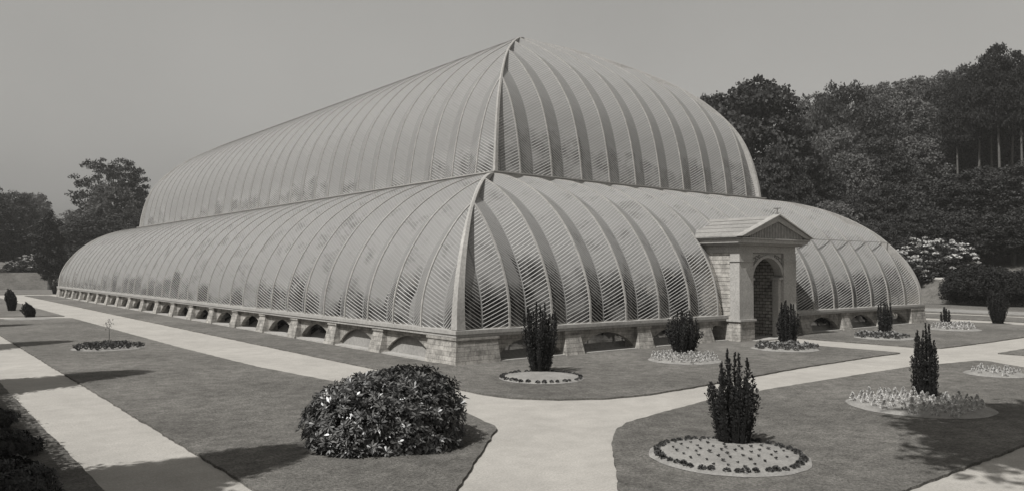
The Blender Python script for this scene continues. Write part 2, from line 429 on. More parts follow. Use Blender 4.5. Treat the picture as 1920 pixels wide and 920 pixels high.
def ridge_pos(sd):
    n = 17 if sd.L < 50 else 39
    p = (sd.L-.8)/n
    return [.4+p*k for k in range(n+1)]
def clip_inset(sd, a): return min(a, sd.L-a)
GX0, GX1 = 16.4, 20.7
def glazing(sd, PR, depth, name):
    N_ = normals(PR); A = arc(PR); rp = ridge_pos(sd)
    bm = bmesh.new(); uvl = bm.loops.layers.uv.new('UVMap')
    cols = []                      # (a0, ridge?, a1, ridge?)
    for r0, r1 in zip(rp, rp[1:]):
        mid = (r0+r1)/2; cols += [(r0, 1, mid, 0), (mid, 0, r1, 1)]
    wd = (rp[1]-rp[0])/2*1.06
    last = len(PR)-1
    for a0, k0, a1, k1 in cols:
        lim = max(clip_inset(sd, a0), clip_inset(sd, a1))+.6
        vs = []
        for i, (p, q, s_) in enumerate(zip(PR, N_, A)):
            dd = depth
            if p.x > lim+1.5: break
            row = []
            for a, k in ((a0, k0), (a1, k1)):
                off = -dd if not k else 0
                row.append(bm.verts.new(sd.P(a, p.x+q.x*off, p.y+q.y*off)))
            vs.append(row)
        for i in range(len(vs)-1):
            f = bm.faces.new((vs[i][0], vs[i][1], vs[i+1][1], vs[i+1][0]))
            for lp, (u, v) in zip(f.loops, (((k0)*wd, A[i]), ((k1)*wd, A[i]), ((k1)*wd, A[i+1]), ((k0)*wd, A[i+1]))): lp[uvl].uv = (u, v)
    # mitre against the two hips
    for org, dr in ((sd.P(0, 0, 0), (sd.n-sd.a)), (sd.P(sd.L, 0, 0), (sd.n+sd.a))):
        bmesh.ops.bisect_plane(bm, geom=bm.verts[:]+bm.edges[:]+bm.faces[:], plane_co=org, plane_no=dr.normalized(), clear_outer=True, dist=1e-5)
    if sd is FRONT and PR is LOW:
        for co_, no_ in (((GX0, 0, 0), (1, 0, 0)), ((GX1, 0, 0), (1, 0, 0)), ((0, 0, 4.75), (0, 0, 1))):
            bmesh.ops.bisect_plane(bm, geom=bm.verts[:]+bm.edges[:]+bm.faces[:], plane_co=co_, plane_no=no_)
        kill = [f for f in bm.faces if GX0 < f.calc_center_median().x < GX1 and f.calc_center_median().z < 4.75]
        bmesh.ops.delete(bm, geom=kill, context='FACES')
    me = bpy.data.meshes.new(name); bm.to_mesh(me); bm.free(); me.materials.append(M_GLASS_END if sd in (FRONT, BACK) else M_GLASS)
    o = bpy.data.objects.new(name, me); COL.objects.link(o); o.parent = house
    return o
def prof_to(PR, lim):
    P = [PR[0]]
    for p, q in zip(PR, PR[1:]):
        if q.x <= lim: P.append(q)
        else:
            if lim > p.x: P.append(p+(q-p)*((lim-p.x)/(q.x-p.x)))
            break
    return P
def rib(sd, a, PR, wd=.085, h=.06):
    P = prof_to(PR, clip_inset(sd, a))
    if sd is FRONT and PR is LOW and GX0-.2 < a < GX1+.2: P = [p for p in P if p.y > 4.8]
    if len(P) < 2: return None
    Nn = normals(P)
    mb = MB(); mb.bar([sd.P(a, p.x, p.y)-sd.D(q.x, q.y)*.03 for p, q in zip(P, Nn)], [sd.D(q.x, q.y) for q in Nn], sd.a, wd, h)
    return mb
for sd in (FRONT, LEFT, RIGHT, BACK):
    glazing(sd, LOW, .34, 'lower_glazing'); glazing(sd, UPP, .26, 'upper_glazing')
    if sd in (FRONT, LEFT):
        for a in ridge_pos(sd)[1:-1]:
            rib(sd, a, LOW).build('rib', M_RIB, house)
        for a in ridge_pos(sd)[1:-1]:
            if clip_inset(sd, a) > 7.9: rib(sd, a, UPP).build('rib', M_RIB, house)
far = MB()
for sd in (RIGHT, BACK):
    for a in ridge_pos(sd)[1:-1]:
        for PR in (LOW, UPP):
            if PR is UPP and clip_inset(sd, a) < 7.9: continue
            q = rib(sd, a, PR); n = len(far.v); far.v += q.v; far.f += [tuple(i+n for i in f) for f in q.f]
tag(far.build('far_ribs', M_RIB, house), kind='stuff')
# hips: a broad painted strip that covers the corner, two faces meeting at the corner
for sx_, sy_, cx_, cy_ in ((1, 1, 0, 0), (-1, 1, S_, 0), (1, -1, 0, L_), (-1, -1, S_, L_)):
    for PR, w0, w1, nm in ((LOW, .40, .12, 'hip_rib'), (UPP, .20, .09, 'hip_rib')):
        mb = MB(); n_ = len(PR); rows = []
        for i, p in enumerate(PR):
            t = min(1, i/(n_*.45)); wv_ = w0+(w1-w0)*t
            o_ = .03
            c = (p.x-o_, p.x-o_); z = p.y+o_
            # outer corner, along +x side (front face), along +y side (left face), inner
            nn = normals(PR)[i]
            deep = .38 if PR is LOW else .30
            ii = p.x-nn.x*deep; zi = p.y-nn.y*deep
            pts = [(p.x-o_, p.x-o_, z), (p.x-o_+wv_, p.x-o_+.012, z), (ii, ii, zi), (p.x-o_+.012, p.x-o_+wv_, z)]
            rows.append([(cx_+sx_*a_, cy_+sy_*b_, z_) for a_, b_, z_ in pts])
        n = len(mb.v)
        for r in rows: mb.v += r
        for i in range(n_-1):
            for j in range(4):
                j2 = (j+1) % 4; mb.f.append((n+i*4+j, n+i*4+j2, n+(i+1)*4+j2, n+(i+1)*4+j))
        mb.f.append(tuple(n+(n_-1)*4+j for j in range(4)))
        mb.build(nm, M_PAINT, house)
# main ridge along the top
rz_ = [p for p in LOW if p.y > 5.1][0]; mb = MB()
mb.bar([(21.3, rz_.x-.06, rz_.y+.03), (S_-rz_.x, rz_.x-.06, rz_.y+.03)], [(0, -.35, .93)]*2, (0, 1, 0), .05, .03); mb.build('glazing_rail', M_PAINT, house)
mb = MB(); mb.box(18.6, 18.9, 18.75, L_-18.75, 19.58, 19.74); mb.build('ridge_cap', M_RIB, house)
def ring(mb, i0, i1, z0, z1, gap=False):
    """rectangular ring between insets i0<i1"""
    O = [(i0, i0), (S_-i0, i0), (S_-i0, L_-i0), (i0, L_-i0)]; I = [(i1, i1), (S_-i1, i1), (S_-i1, L_-i1), (i1, L_-i1)]
    for k in range(4):
        j = (k+1) % 4
        if k == 0 and gap:
            for a0, a1, b0, b1 in ((i0, 16.3, i1, 16.3), (20.75, S_-i0, 20.75, S_-i1)):
                q = [(a0, i0), (a1, i0), (b1, i1), (b0, i1)]; mb.frustum(q, q, z0, z1)
            continue
        mb.frustum([O[k], O[j], I[j], I[k]], [O[k], O[j], I[j], I[k]], z0, z1)
mb = MB(); ring(mb, 7.18, 7.52, 8.06, 8.30); ring(mb, 7.12, 7.5, 8.303, 8.36); mb.build('gutter_ledge', M_PAINT, house)
mb = MB(); ring(mb, -.06, .75, 1.14, HC, True); ring(mb, -.02, .7, 1.03, 1.137, True); mb.build('cornice', M_PAINT, house)
# portal gap on the front: cornice is split by the portal body which stands proud of it
# base: piers, arches, sloped light-grey splays behind
def pier(sd, a, w=.82, sub=None):
    mb = MB()
    def q(a0, a1, i0, i1): return [tuple((sd.P(x, y, 0)).xy) for x, y in ((a0, i0), (a1, i0), (a1, i1), (a0, i1))]
    mb.frustum(q(a-w/2-.10, a+w/2+.10, -.18, .72), q(a-w/2, a+w/2, .06, .72), 0, .92)
    mb.frustum(q(a-w/2-.05, a+w/2+.05, .01, .7), q(a-w/2-.05, a+w/2+.05, .01, .7), .922, 1.027)
    o = mb.build('pier', M_STONE, house); return o
def arch(sd, a0, a1, spring=.12, apex=.84, top=1.028, i0=.22, i1=.48):
    mb = MB(); n = 16; c = (a0+a1)/2; hw = (a1-a0)/2
    rise = apex-spring; Rr = (hw*hw+rise*rise)/(2*rise)
    prev = None
    for k in range(n+1):
        a = a0+(a1-a0)*k/n; z = spring+rise-Rr+math.sqrt(max(0, Rr*Rr-(a-c)**2))
        cur = [sd.P(a, i0, z), sd.P(a, i0, top), sd.P(a, i1, z), sd.P(a, i1, top)]
        if prev:
            mb.poly([prev[0], cur[0], cur[1], prev[1]]); mb.poly([prev[0], prev[2], cur[2], cur[0]]); mb.poly([prev[2], prev[3], cur[3], cur[2]])
        prev = cur
    return mb.build('arch', M_STONE, house)
def splay(sd, a0, a1, flush=False):
    q = ((.34, .06), (.52, 1.0)) if flush else ((.66, .06), (1.35, .5)) if sd is LEFT else ((.66, .06), (1.35, .85))
    mb = MB(); mb.poly([sd.P(a0, *q[0]), sd.P(a1, *q[0]), sd.P(a1, *q[1]), sd.P(a0, *q[1])])
    return mb.build('splayed_sill', M_SHEET, house)
mb = MB(); ring(mb, -.06, .9, -.02, .085, True); mb.build('base_course', M_ASHLAR, house)
corner_w = 1.93
for sd, ks in ((FRONT, None), (LEFT, None)):
    if sd is FRONT: cs = [5.8, 10.1, 14.4, S_-14.4, S_-10.1, S_-5.8]
    else: cs = [L_-(5.85+4.3176*k) for k in range(18)][::-1]
    edges = [corner_w]
    for c in cs:
        if sd is FRONT and c == 14.4: pier(sd, c); edges += [c-.4]; edges += [c+.4, 16.35, 21.15]; continue
        if sd is FRONT and abs(c-(S_-14.4)) < .01: pier(sd, c); edges += [c-.4, c+.4]; continue
        pier(sd, c); edges += [c-.4, c+.4]
    edges.append(sd.L-corner_w)
    for a0, a1 in zip(edges[::2], edges[1::2]):
        if a1-a0 < 2.5:   # half bays beside the portal
            arch(sd, a0, a1, .2, .8)
        fl = sd is LEFT and a0 > L_-11
        if a1-a0 >= 2.5: arch(sd, a0, a1, i1=.33 if fl else .48)
        splay(sd, a0-.1, a1+.1, fl)
for cx_, cy_, sx_, sy_ in ((0, 0, 1, 1), (S_, 0, -1, 1), (0, L_, 1, -1), (S_, L_, -1, -1)):
    def q(i0, w): return [(cx_+sx_*a, cy_+sy_*b) for a, b in ((i0, i0), (w, i0), (w, w), (i0, w))]
    b_ = q(-.10, corner_w+.06); t_ = q(.0, corner_w-.04)
    mb = MB(); mb.frustum(b_, t_, 0, .92); t2 = q(-.04, corner_w+.02); mb.frustum(t2, t2, .922, 1.027)
    mb.build('corner_pier', M_STONE, house)
mb = MB()
mb.box(S_-.7, S_-.1, corner_w, L_-corner_w, 0, 1.028); mb.box(corner_w, S_-corner_w, L_-.7, L_-.1, 0, 1.028)
mb.build('rear_base_wall', M_STONE, house)
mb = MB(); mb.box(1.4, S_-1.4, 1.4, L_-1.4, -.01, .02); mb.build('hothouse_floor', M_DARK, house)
mb = MB(); mb.box(1.36, 1.42, 1.4, L_-1.4, .0, 1.2); mb.build('arch_void_shade', M_DARK, house)  # dark sheet painted as the shade inside the base arches
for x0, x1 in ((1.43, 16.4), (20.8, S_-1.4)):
    mb = MB(); mb.box(x0, x1, 1.36, 1.42, .0, 1.2); mb.build('arch_void_shade', M_DARK, house)

# ------------------------------------------------------------------ portal
portal = bpy.data.objects.new('portal', None); COL.objects.link(portal); portal.parent = house
Y0 = -.75
PX0, PX1, OX0, OX1 = 16.05, 21.0, 17.2, 19.85
for x0, x1 in ((PX0+.08, PX0+.5), (PX1-.5, PX1-.08)):
    mb = MB(); mb.box(x0, x1, Y0+.55, 2.4, 1.0, 4.35); mb.build('side_wall', M_COURSE, portal)
for x0, x1 in ((PX0+.03, PX0+.55), (PX1-.55, PX1-.03)):
    mb = MB(); mb.box(x0, x1, Y0+.6, 1.4, 0, .997); mb.build('side_base', M_STONE, portal)
for x0, x1 in ((PX0, OX0), (OX1, PX1)):
    mb = MB(); mb.box(x0-.02, x1, Y0-.05, Y0+.62, 0, 1.0)
    mb.build('pedestal', M_STONE, portal)
    mb = MB(); mb.box(x0-.1, x1+.08, Y0-.12, Y0+.7, 1.003, 1.10)
    mb.box(x0, x1, Y0, Y0+.55, 1.103, 3.9); mb.box(x0-.05, x1+.0, Y0-.05, Y0+.6, 3.903, 3.98)
    mb.box(x0+.02, x1, Y0+.01, Y0+.55, 3.983, 4.35)
    mb.build('pillar', M_ASHLAR, portal)
# inner jambs and impost brackets
for x0, x1, s_ in ((OX0, OX0+.28, 1), (OX1-.28, OX1, -1)):
    mb = MB(); mb.box(x0, x1, Y0+.14, Y0+.5, .0, 3.0) if s_ < 0 else mb.box(x0, x0+.10, Y0+.14, Y0+.5, 0, 3.0)
    xx0, xx1 = (x0, x1) if s_ < 0 else (x0, x0+.14)
    mb.box(xx0-.06 if s_ < 0 else xx0, xx1 if s_ < 0 else xx1+.04, Y0+.04, Y0+.56, 3.003, 3.10)
    mb.build('impost', M_ASHLAR, portal)
# arch head (pointed four-centred) between pillars
mb = MB(); n = 18; ax0, ax1 = OX0+.06, OX1-.06; zc = 3.22; za = 4.12; prev = None
for k in range(n+1):
    t = k/n; x = ax0+(ax1-ax0)*t; u = abs(2*t-1)
    z = zc+(za-zc)*((1-u**2.3)**.62*.86+.14*(1-u))
    cur = [(x, Y0+.10, z), (x, Y0+.10, 4.35), (x, Y0+.5, z), (x, Y0+.5, 4.35)]
    if prev:
        mb.poly([prev[0], cur[0], cur[1], prev[1]]); mb.poly([prev[0], prev[2], cur[2], cur[0]]); mb.poly([prev[2], prev[3], cur[3], cur[2]])
    prev = cur
mb.build('arch_head', M_ASHLAR, portal)
mb = MB(); prev = None      # moulded arch band standing proud
for k in range(n+1):
    t = k/n; x = ax0+(ax1-ax0)*t; u = abs(2*t-1)
    z = zc+(za-zc)*((1-u**2.3)**.62*.86+.14*(1-u))
    x2 = 18.52+(x-18.52)*1.13
    cur = [Vector((x, Y0+.04, z-.002)), Vector((x2, Y0+.04, z+.12)), Vector((x2, Y0+.1, z+.12)), Vector((x, Y0+.1, z-.002))]
    if prev:
        for a, b in ((0, 1), (1, 2), (3, 0)): mb.poly([prev[a], cur[a], cur[b], prev[b]])
    prev = cur
mb.build('arch_moulding', M_PAINT, portal)
for s_ in (-1, 1):           # pierced leaf scrolls in the spandrels
    mb = MB()
    for (dx, dz, r) in ((1.12, 4.02, .10), (.92, 4.12, .085), (.70, 4.18, .07), (1.16, 3.8, .08), (1.02, 3.93, .05), (1.18, 3.62, .05)):
        c = Vector((18.52+s_*dx, Y0+.08, dz)); pts = [c+Vector((math.cos(q)*r, 0, math.sin(q)*r)) for q in [i*math.pi*1.7/9 for i in range(10)]]
        mb.tube(pts, [.02]*10, 5)
    mb.build('spandrel_scroll', M_LEAD, portal)
mb = MB(); mb.box(OX0+.1, OX1-.1, Y0+.03, Y0+.12, 4.32, 4.36); mb.build('string_course', M_LEAD, portal)
mb = MB(); mb.box(PX0+.04, PX1-.04, Y0+.02, 2.2, 4.353, 4.70); mb.build('frieze', M_ASHLAR, portal)
mb = MB()                    # cornice of the portal, in two steps
mb.box(PX0-.38, PX1+.38, Y0-.45, 2.6, 4.80, 4.98); mb.box(PX0-.2, PX1+.2, Y0-.25, 2.5, 4.702, 4.797); mb.box(PX0-.46, PX1+.46, Y0-.52, 2.6, 4.983, 5.05)
mb.build('portal_cornice', M_PAINT, portal)
RX = (PX0+PX1)/2; ZR = 6.12; ex = (PX1-PX0)/2+.5
mb = MB()                    # gabled roof
for s_ in (-1, 1):
    mb.prism([(RX, Y0-.5, ZR), (RX+s_*(ex+.05), Y0-.5, 5.06), (RX+s_*(ex+.05), Y0-.5, 5.12), (RX, Y0-.5, ZR+.08)], (0, 4.2, 0))
rf = mb.build('roof', M_SHEET, portal)
mb = MB()
for k in range(1, 5):
    t = k/5
    for s_ in (-1,): mb.bar([(RX+s_*ex*t, Y0-.35, ZR+.08+(5.12-ZR-.08)*t), (RX+s_*ex*t, 3.4, ZR+.08+(5.12-ZR-.08)*t)], [(0, 0, 1)]*2, (1, 0, 0), .03, .03)
mb.build('roof_seam', M_LEAD, portal)
# verge seam / hip lead
mb = MB()                    # pediment: raking mouldings, base rail, slatted tympanum
yf = Y0-.56
for s_ in (-1, 1):
    mb.prism([(RX, yf, ZR+.06), (RX+s_*(ex+.1), yf, 5.09), (RX+s_*(ex-.42), yf, 5.09), (RX, yf, ZR-.22)], (0, .2, 0))
mb.build('pediment', M_PAINT, portal)
mb = MB()
for s_ in (-1, 1):
    mb.prism([(RX, yf-.1, ZR+.14), (RX+s_*(ex+.2), yf-.1, 5.10), (RX+s_*(ex+.08), yf-.1, 5.10), (RX, yf-.1, ZR+.075)], (0, .4, 0))
mb.build('verge_board', M_RIB, portal)
mb = MB(); mb.prism([(RX-ex+.5, yf+.14, 5.06), (RX+ex-.5, yf+.14, 5.06), (RX, yf+.14, ZR-.2)], (0, .06, 0)); mb.build('tympanum', M_DARK, portal)
mb = MB(); k = -ex+.75
while k < ex-.7:
    h = (ZR-.3-5.06)*(1-abs(k)/(ex-.4))
    if h > .03: mb.box(RX+k-.035, RX+k+.035, yf+.08, yf+.13, 5.06, 5.06+h+.06)
    k += .135
mb.build('tympanum_slats', M_RIB, portal)
mb = MB(); mb.tube([(RX, Y0-.5, ZR+.1), (RX, Y0-.5, ZR+.45)], .03, 6); mb.tube([(RX-.3, Y0-.5, ZR+.42), (RX+.3, Y0-.5, ZR+.46)], .025, 6)
mb.build('finial', M_LEAD, portal)
# porch interior: brick side walls, back with gridded door, soffit
for x0, x1 in ((OX1+.02, OX1+.25), (OX0-.25, OX0-.02)):
    mb = MB(); mb.box(x0, x1, Y0+.56, 2.6, 0.02, 4.3); mb.build('porch_wall', M_BRICK, portal)
mb = MB(); mb.box(OX0-.2, OX1+.2, Y0+.51, 2.6, 4.31, 4.35); mb.build('porch_ceiling', M_ASHLAR, portal)
mb = MB(); mb.box(OX0-.2, OX1+.2, Y0-.3, 2.6, .0, .07); mb.build('threshold', M_ASHLAR, portal)
mb = MB(); mb.poly([(OX0-.02, 2.5, .07), (OX1+.02, 2.5, .07), (OX1+.02, 2.5, 4.3), (OX0-.02, 2.5, 4.3)]); mb.build('door_glass', M_GLASSDARK if 'M_GLASSDARK' in globals() else M_DARK, portal)
mb = MB()
k = OX0
while k < OX1: mb.box(k, k+.05, 2.42, 2.49, .08, 4.3); k += .29
for k in range(17): mb.box(OX0, OX1, 2.36, 2.418, .2+k*.25, .24+k*.25)
mb.build('door_bars', M_PAINT, portal)

# ------------------------------------------------------------------ foliage builders
def crown_mesh(name, mat, rx, ry, rz, nclump, nleaf, lsize, shape='round', flat=.45, core=.0, parent=None, clump=.24, seed=0, holes=.0):
    """leaf quads gathered in clumps through an uneven crown; centre at (0,0,rz)"""
    r = np.random.default_rng(seed); C = []
    lobes = unit(r.normal(size=(7, 3))); la = r.uniform(.0, .30, 7)
    while len(C) < nclump:
        d = unit(r.normal(size=3)); rr = r.uniform(.35 if not core else .1, 1)**.45
        bulge = .82+max(0, (lobes@d*la).max())-.12*r.random()
        if shape == 'cone':
            z = r.uniform(0, 1)**1.25; rad = (1-z)**.8*(.72+.28*r.random())*r.uniform(.3, 1)**.4; th = r.uniform(0, 2*math.pi)
            if z < .06: rad *= .8
            C.append((rad*rx*math.cos(th), rad*ry*math.sin(th), z*2*rz)); continue
        p = d*rr*bulge
        if shape == 'round' and p[2] < -.75: continue
        C.append((p[0]*rx, p[1]*ry, rz+p[2]*rz))
    C = np.array(C)
    sz = r.uniform(.6, 1.25, nclump)*clump*min(rx, rz)
    P = r.normal(size=(nclump, nleaf, 3)); P = unit(P)*(r.uniform(0, 1, (nclump, nleaf, 1))**.5)
    P[..., 2] *= flat
    P = P*sz[:, None, None]+C[:, None, :]
    # clumps droop away from the centre
    hd = np.linalg.norm(P[..., :2]-C[:, None, :2], axis=-1); P[..., 2] -= hd*.18
    P = P.reshape(-1, 3)
    ls = lsize*r.uniform(.6, 1.3, len(P))
    ax = r.normal(size=(len(P), 3)); ax[:, 2] = ax[:, 2]*.5-.25
    return quads_mesh(name, leaves(P, ls, ls*.75, ax), mat, parent)
def trunk_mesh(name, mat, h, r0, limbs, spread, parent, seed=0, up=.55, tmin=.3):
    r = random.Random(seed); mb = MB()
    pts = [(0, 0, -.3)]+[(r.uniform(-.02, .02)*h*t, r.uniform(-.02, .02)*h*t, h*t) for t in (.15, .4, .7, 1)]
    mb.tube(pts, [r0*1.25, r0*1.02, r0*.85, r0*.6, r0*.12], 9)
    for i in range(limbs):
        t = r.uniform(tmin, .85); th = r.uniform(0, 6.28); z0 = h*t; l = spread*r.uniform(.6, 1)*(1.15-t*.6)
        a = Vector((0, 0, z0)); b = a+Vector((math.cos(th)*l*.5, math.sin(th)*l*.5, l*up*.5)); c = a+Vector((math.cos(th)*l, math.sin(th)*l, l*up*.8))
        mb.tube([a, b, c], [r0*.4*(1.2-t), r0*.25*(1.2-t), r0*.05], 6)
    return mb.build(name, mat, parent, True)
_trees = {}
def tree(kind, loc, s, rz, name, label, group=None, sz=None):
    """kind library: first use builds it, later uses copy it"""
    loc = (loc[0], loc[1], hill(loc[0], loc[1])-.1); sc = (s, s, sz or s)
    if kind in _trees:
        o = copy_thing(_trees[kind], loc, rz, sc, label, group); o.name = name
        return o
    root = empty(name, loc, label, 'tree', group, rz); root.scale = sc
    K = dict(
        oak=lambda: (trunk_mesh('trunk', M_BARK, 12, .55, 10, 6, root, 1), crown_mesh('crown', M_LEAF, 7.5, 7.5, 6.6, 330, 75, .42, parent=root, seed=1)),
        oak2=lambda: (trunk_mesh('trunk', M_BARK, 12, .5, 10, 6, root, 2), crown_mesh('crown', M_LEAF_MID, 7, 7, 7.2, 280, 70, .42, parent=root, seed=2, clump=.2)),
        airy=lambda: (trunk_mesh('trunk', M_BARK, 16, .55, 22, 8, root, 3, .7), crown_mesh('crown', M_LEAF, 8.5, 8.5, 7.6, 260, 75, .36, parent=root, seed=31, clump=.165, flat=.4)),
        pine=lambda: (trunk_mesh('trunk', M_PALEBARK, 17, .32, 6, 4, root, 4, .3, .72), crown_mesh('crown', M_CONIFER, 5, 5, 5.6, 190, 75, .36, parent=root, seed=4, clump=.34, flat=.35)),
        cone=lambda: (trunk_mesh('trunk', M_BARK, 8, .25, 6, 1, root, 5), crown_mesh('crown', M_CONIFER, 2.5, 2.5, 4.5, 900, 110, .13, 'cone', parent=root, seed=5, clump=.26, flat=.9)),
        column=lambda: (trunk_mesh('trunk', M_BARK, 8, .3, 6, 1.5, root, 6), crown_mesh('crown', M_CONIFER, 2.2, 2.2, 5.4, 260, 80, .3, core=1, parent=root, seed=6, clump=.24, flat=.9)),
        beech=lambda: (trunk_mesh('trunk', M_BARK, 14, .7, 12, 6, root, 7), crown_mesh('crown', M_LEAF, 8, 8, 9, 560, 75, .42, parent=root, seed=7, clump=.17, flat=.4)),
    )
    K[kind]()
    _trees[kind] = root
    # lift crowns that stand on a clear stem
    for ch in root.children:
        if ch.name.startswith('crown'):
            ch.location.z = dict(oak=2.2, oak2=2.0, airy=4.5, pine=9.3, cone=.1, column=.2, beech=1.5)[kind]
    return root

# ---- row of clipped cones just outside the left edge: their shadows cross path and lawn
for k, (y, nm) in enumerate(((-10.6, 'nearest'), (3.4, 'second'), (17.1, 'third'), (30.8, 'fourth'))):
    sc_ = 1.12
    tree('cone', (-17.5 if k else -18.0, y), sc_, k*1.3, 'conical_yew_tree', f'tall dark conical tree left of the gravel path, {nm} in its row', 'row of conical trees beside the left path')

# ---- background trees: each stands where it stands; its height follows from the skyline
KH = dict(oak=14.6, oak2=15.6, airy=18.5, pine=20.3, column=10.6, beech=18.6); KW = dict(oak=7.2, oak2=6.8, airy=8.2, pine=5.2, column=2.3, beech=7.8)
def bt(u, dep, vtop, wpx, kind, rz, name, label, group=None):
    x, y = px(u, dep); zt = CAM[2]+(503.1-vtop)*dep/FPX; h = zt-hill(x, y)
    return tree(kind, (x, y), wpx*dep/FPX/2/KW[kind], rz, name, label, group, sz=h/KH[kind])
bt(213, 150, 298, 142, 'airy', .4, 'tree', 'tall open crowned tree standing behind the left end of the conservatory')
bt(95, 123, 396, 58, 'column', 0, 'evergreen_tree', 'dense dark columnar evergreen in front of the left wood')
bt(18, 160, 366, 110, 'oak', 1, 'tree', 'broad dark tree at the left edge behind the columnar evergreen')
bt(52, 190, 362, 84, 'oak2', 2, 'tree', 'paler rounded tree rising behind the dark trees at far left')
bt(150, 175, 392, 90, 'oak2', 3, 'tree', 'small pale tree left of the tall open crowned tree')
bt(175, 140, 410, 120, 'oak', 4, 'tree', 'low dark tree beneath the tall open crowned tree')
bt(250, 142, 400, 110, 'oak', 5, 'tree', 'low dark tree half hidden by the left end of the glass')
bt(215, 146, 345, 105, 'oak2', 5.5, 'tree', 'leafy lower bulk within the tall open crowned tree')
bt(-25, 135, 375, 120, 'oak', .7, 'tree', 'dark tree cut by the left edge of the photo')
bt(20, 138, 430, 110, 'oak', 2.2, 'tree', 'low bushy tree above the bank at the far left edge')
bt(-50, 140, 340, 130, 'airy', 2.5, 'tree', 'tree whose thin branches reach in from the left edge')
bt(130, 140, 425, 90, 'oak', 2.9, 'tree', 'low bushy tree just right of the columnar evergreen')
bt(1405, 118, 126, 250, 'beech', 0, 'tree', 'huge dense round headed tree directly behind the upper dome')
bt(1462, 106, 255, 130, 'beech', 2, 'tree', 'lower bulk of leafy tree beneath the huge round headed tree')
bt(1330, 124, 160, 130, 'beech', 4, 'tree', 'dark tree mostly hidden behind the upper dome shoulder')
GH = 'broadleaf trees massed on the right hillside'
LD = 'dark leafy broadleaf tree in the wood on the right hillside'; LP = 'paler leafy broadleaf tree in the wood on the right hillside'
for k, (u, dep, v, wp, kd) in enumerate([
    (1535, 165, 172, 110, 'oak2'), (1590, 150, 162, 130, 'oak'), (1665, 175, 148, 120, 'oak2'), (1730, 170, 142, 130, 'oak2'), (1790, 165, 126, 130, 'oak2'),
    (1560, 135, 235, 120, 'oak2'), (1630, 138, 200, 140, 'oak'), (1700, 148, 185, 150, 'oak2'), (1765, 150, 165, 130, 'oak'), (1830, 150, 130, 140, 'oak'),
    (1530, 118, 300, 110, 'oak'), (1590, 120, 285, 120, 'oak2'), (1650, 122, 262, 130, 'oak'), (1715, 126, 250, 140, 'oak2'), (1780, 128, 235, 140, 'oak'), (1850, 130, 220, 150, 'oak'), (1920, 130, 200, 150, 'oak'),
    (1560, 104, 372, 110, 'oak2'), (1620, 106, 360, 110, 'oak'), (1685, 108, 345, 130, 'oak'), (1750, 110, 335, 140, 'oak'), (1820, 108, 320, 150, 'oak'), (1890, 106, 310, 150, 'oak'), (1960, 104, 300, 150, 'oak'),
    (1500, 100, 400, 110, 'oak'), (1580, 97, 425, 100, 'oak'), (1640, 99, 415, 90, 'oak'), (1830, 95, 400, 120, 'oak'), (1900, 93, 400, 120, 'oak'), (1700, 101, 400, 110, 'oak'), (1770, 100, 395, 110, 'oak'), (1960, 92, 380, 130, 'oak')]):
    bt(u, dep, v, wp, kd, k*1.7, 'tree', LD if kd == 'oak' else LP, GH)
for k, (u, dep, v, wp) in enumerate([(1797, 120, 150, 70), (1838, 118, 118, 80), (1877, 114, 78, 85), (1918, 112, 92, 80), (1900, 120, 120, 90), (1862, 121, 112, 80)]):
    bt(u, dep, v, wp, 'pine', k*2.1, 'pine_tree', 'tall pine with bare pale trunk above the wood at upper right', 'tall pines on the right skyline')

# overhead tree near the camera that dapples the bottom right
ot = empty('tree', (-6.2, -23.6, 0), 'spreading tree near the viewpoint that dapples the bottom right lawn', 'tree')
trunk_mesh('trunk', M_BARK, 14, .35, 10, 4, ot, 9, .5)
cc = crown_mesh('crown', M_LEAF, 5.0, 3.4, 2.8, 210, 70, .3, parent=ot, seed=9, clump=.34); cc.location = (0, 3.2, 10.6)

# ---- shrubs
def shrub_mesh(name, mat, rx, ry, h, n, L, W, parent, seed=0, ros=8, inner=.25, lift=.4):
    """dome of leaf rosettes pointing outward"""
    r = np.random.default_rng(seed)
    d = unit(r.normal(size=(n*2, 3))); d = d[d[:, 2] > -.85*lift-.15][:n]; n = len(d)
    lob = unit(r.normal(size=(16, 3))); bul = .84+.22*np.clip((d@lob.T).max(1)-.78, 0, 1)/.22
    rad = bul*(1-inner*r.random(n)**1.4)*(1+.08*np.clip(r.normal(size=n)-1.0, 0, 1))
    C = d*rad[:, None]*np.array([rx, ry, h*(1-lift)]); C[:, 2] = np.maximum(C[:, 2]+h*lift, .04)
    up = unit(d+np.array([0, 0, .55])+r.normal(size=(n, 3))*.25)
    a = unit(np.cross(up, r.normal(size=(n, 3)))); b = np.cross(up, a)
    th = (np.arange(ros)/ros*2*math.pi)[None, :]+r.uniform(0, 6, (n, 1))
    tilt = r.uniform(-.15, .75, (n, ros, 1))
    ax = unit(a[:, None]*np.cos(th)[..., None]+b[:, None]*np.sin(th)[..., None]+up[:, None]*tilt)
    LL = L*r.uniform(.75, 1.2, (n, ros, 1))
    base = C[:, None]+ax*.01; tip = base+ax*LL; side = unit(np.cross(ax, up[:, None]))*W*.5
    mid = base+ax*LL*.55+up[:, None]*LL*.08
    V = np.stack([np.broadcast_to(base, tip.shape), mid+side, tip-up[:, None]*LL*.06, mid-side], axis=2).reshape(-1, 4, 3)
    return quads_mesh(name, V, mat, parent)
bush = empty('rhododendron_bush', (-8.15, -9.35, .03), 'large glossy rhododendron bush in the left foreground on the lawn', 'bush')
shrub_mesh('foliage', M_RHODO, 1.58, 1.55, 1.60, 4000, .135, .042, bush, 11, 9, .45, .18)
mb = MB(); r_ = random.Random(3)
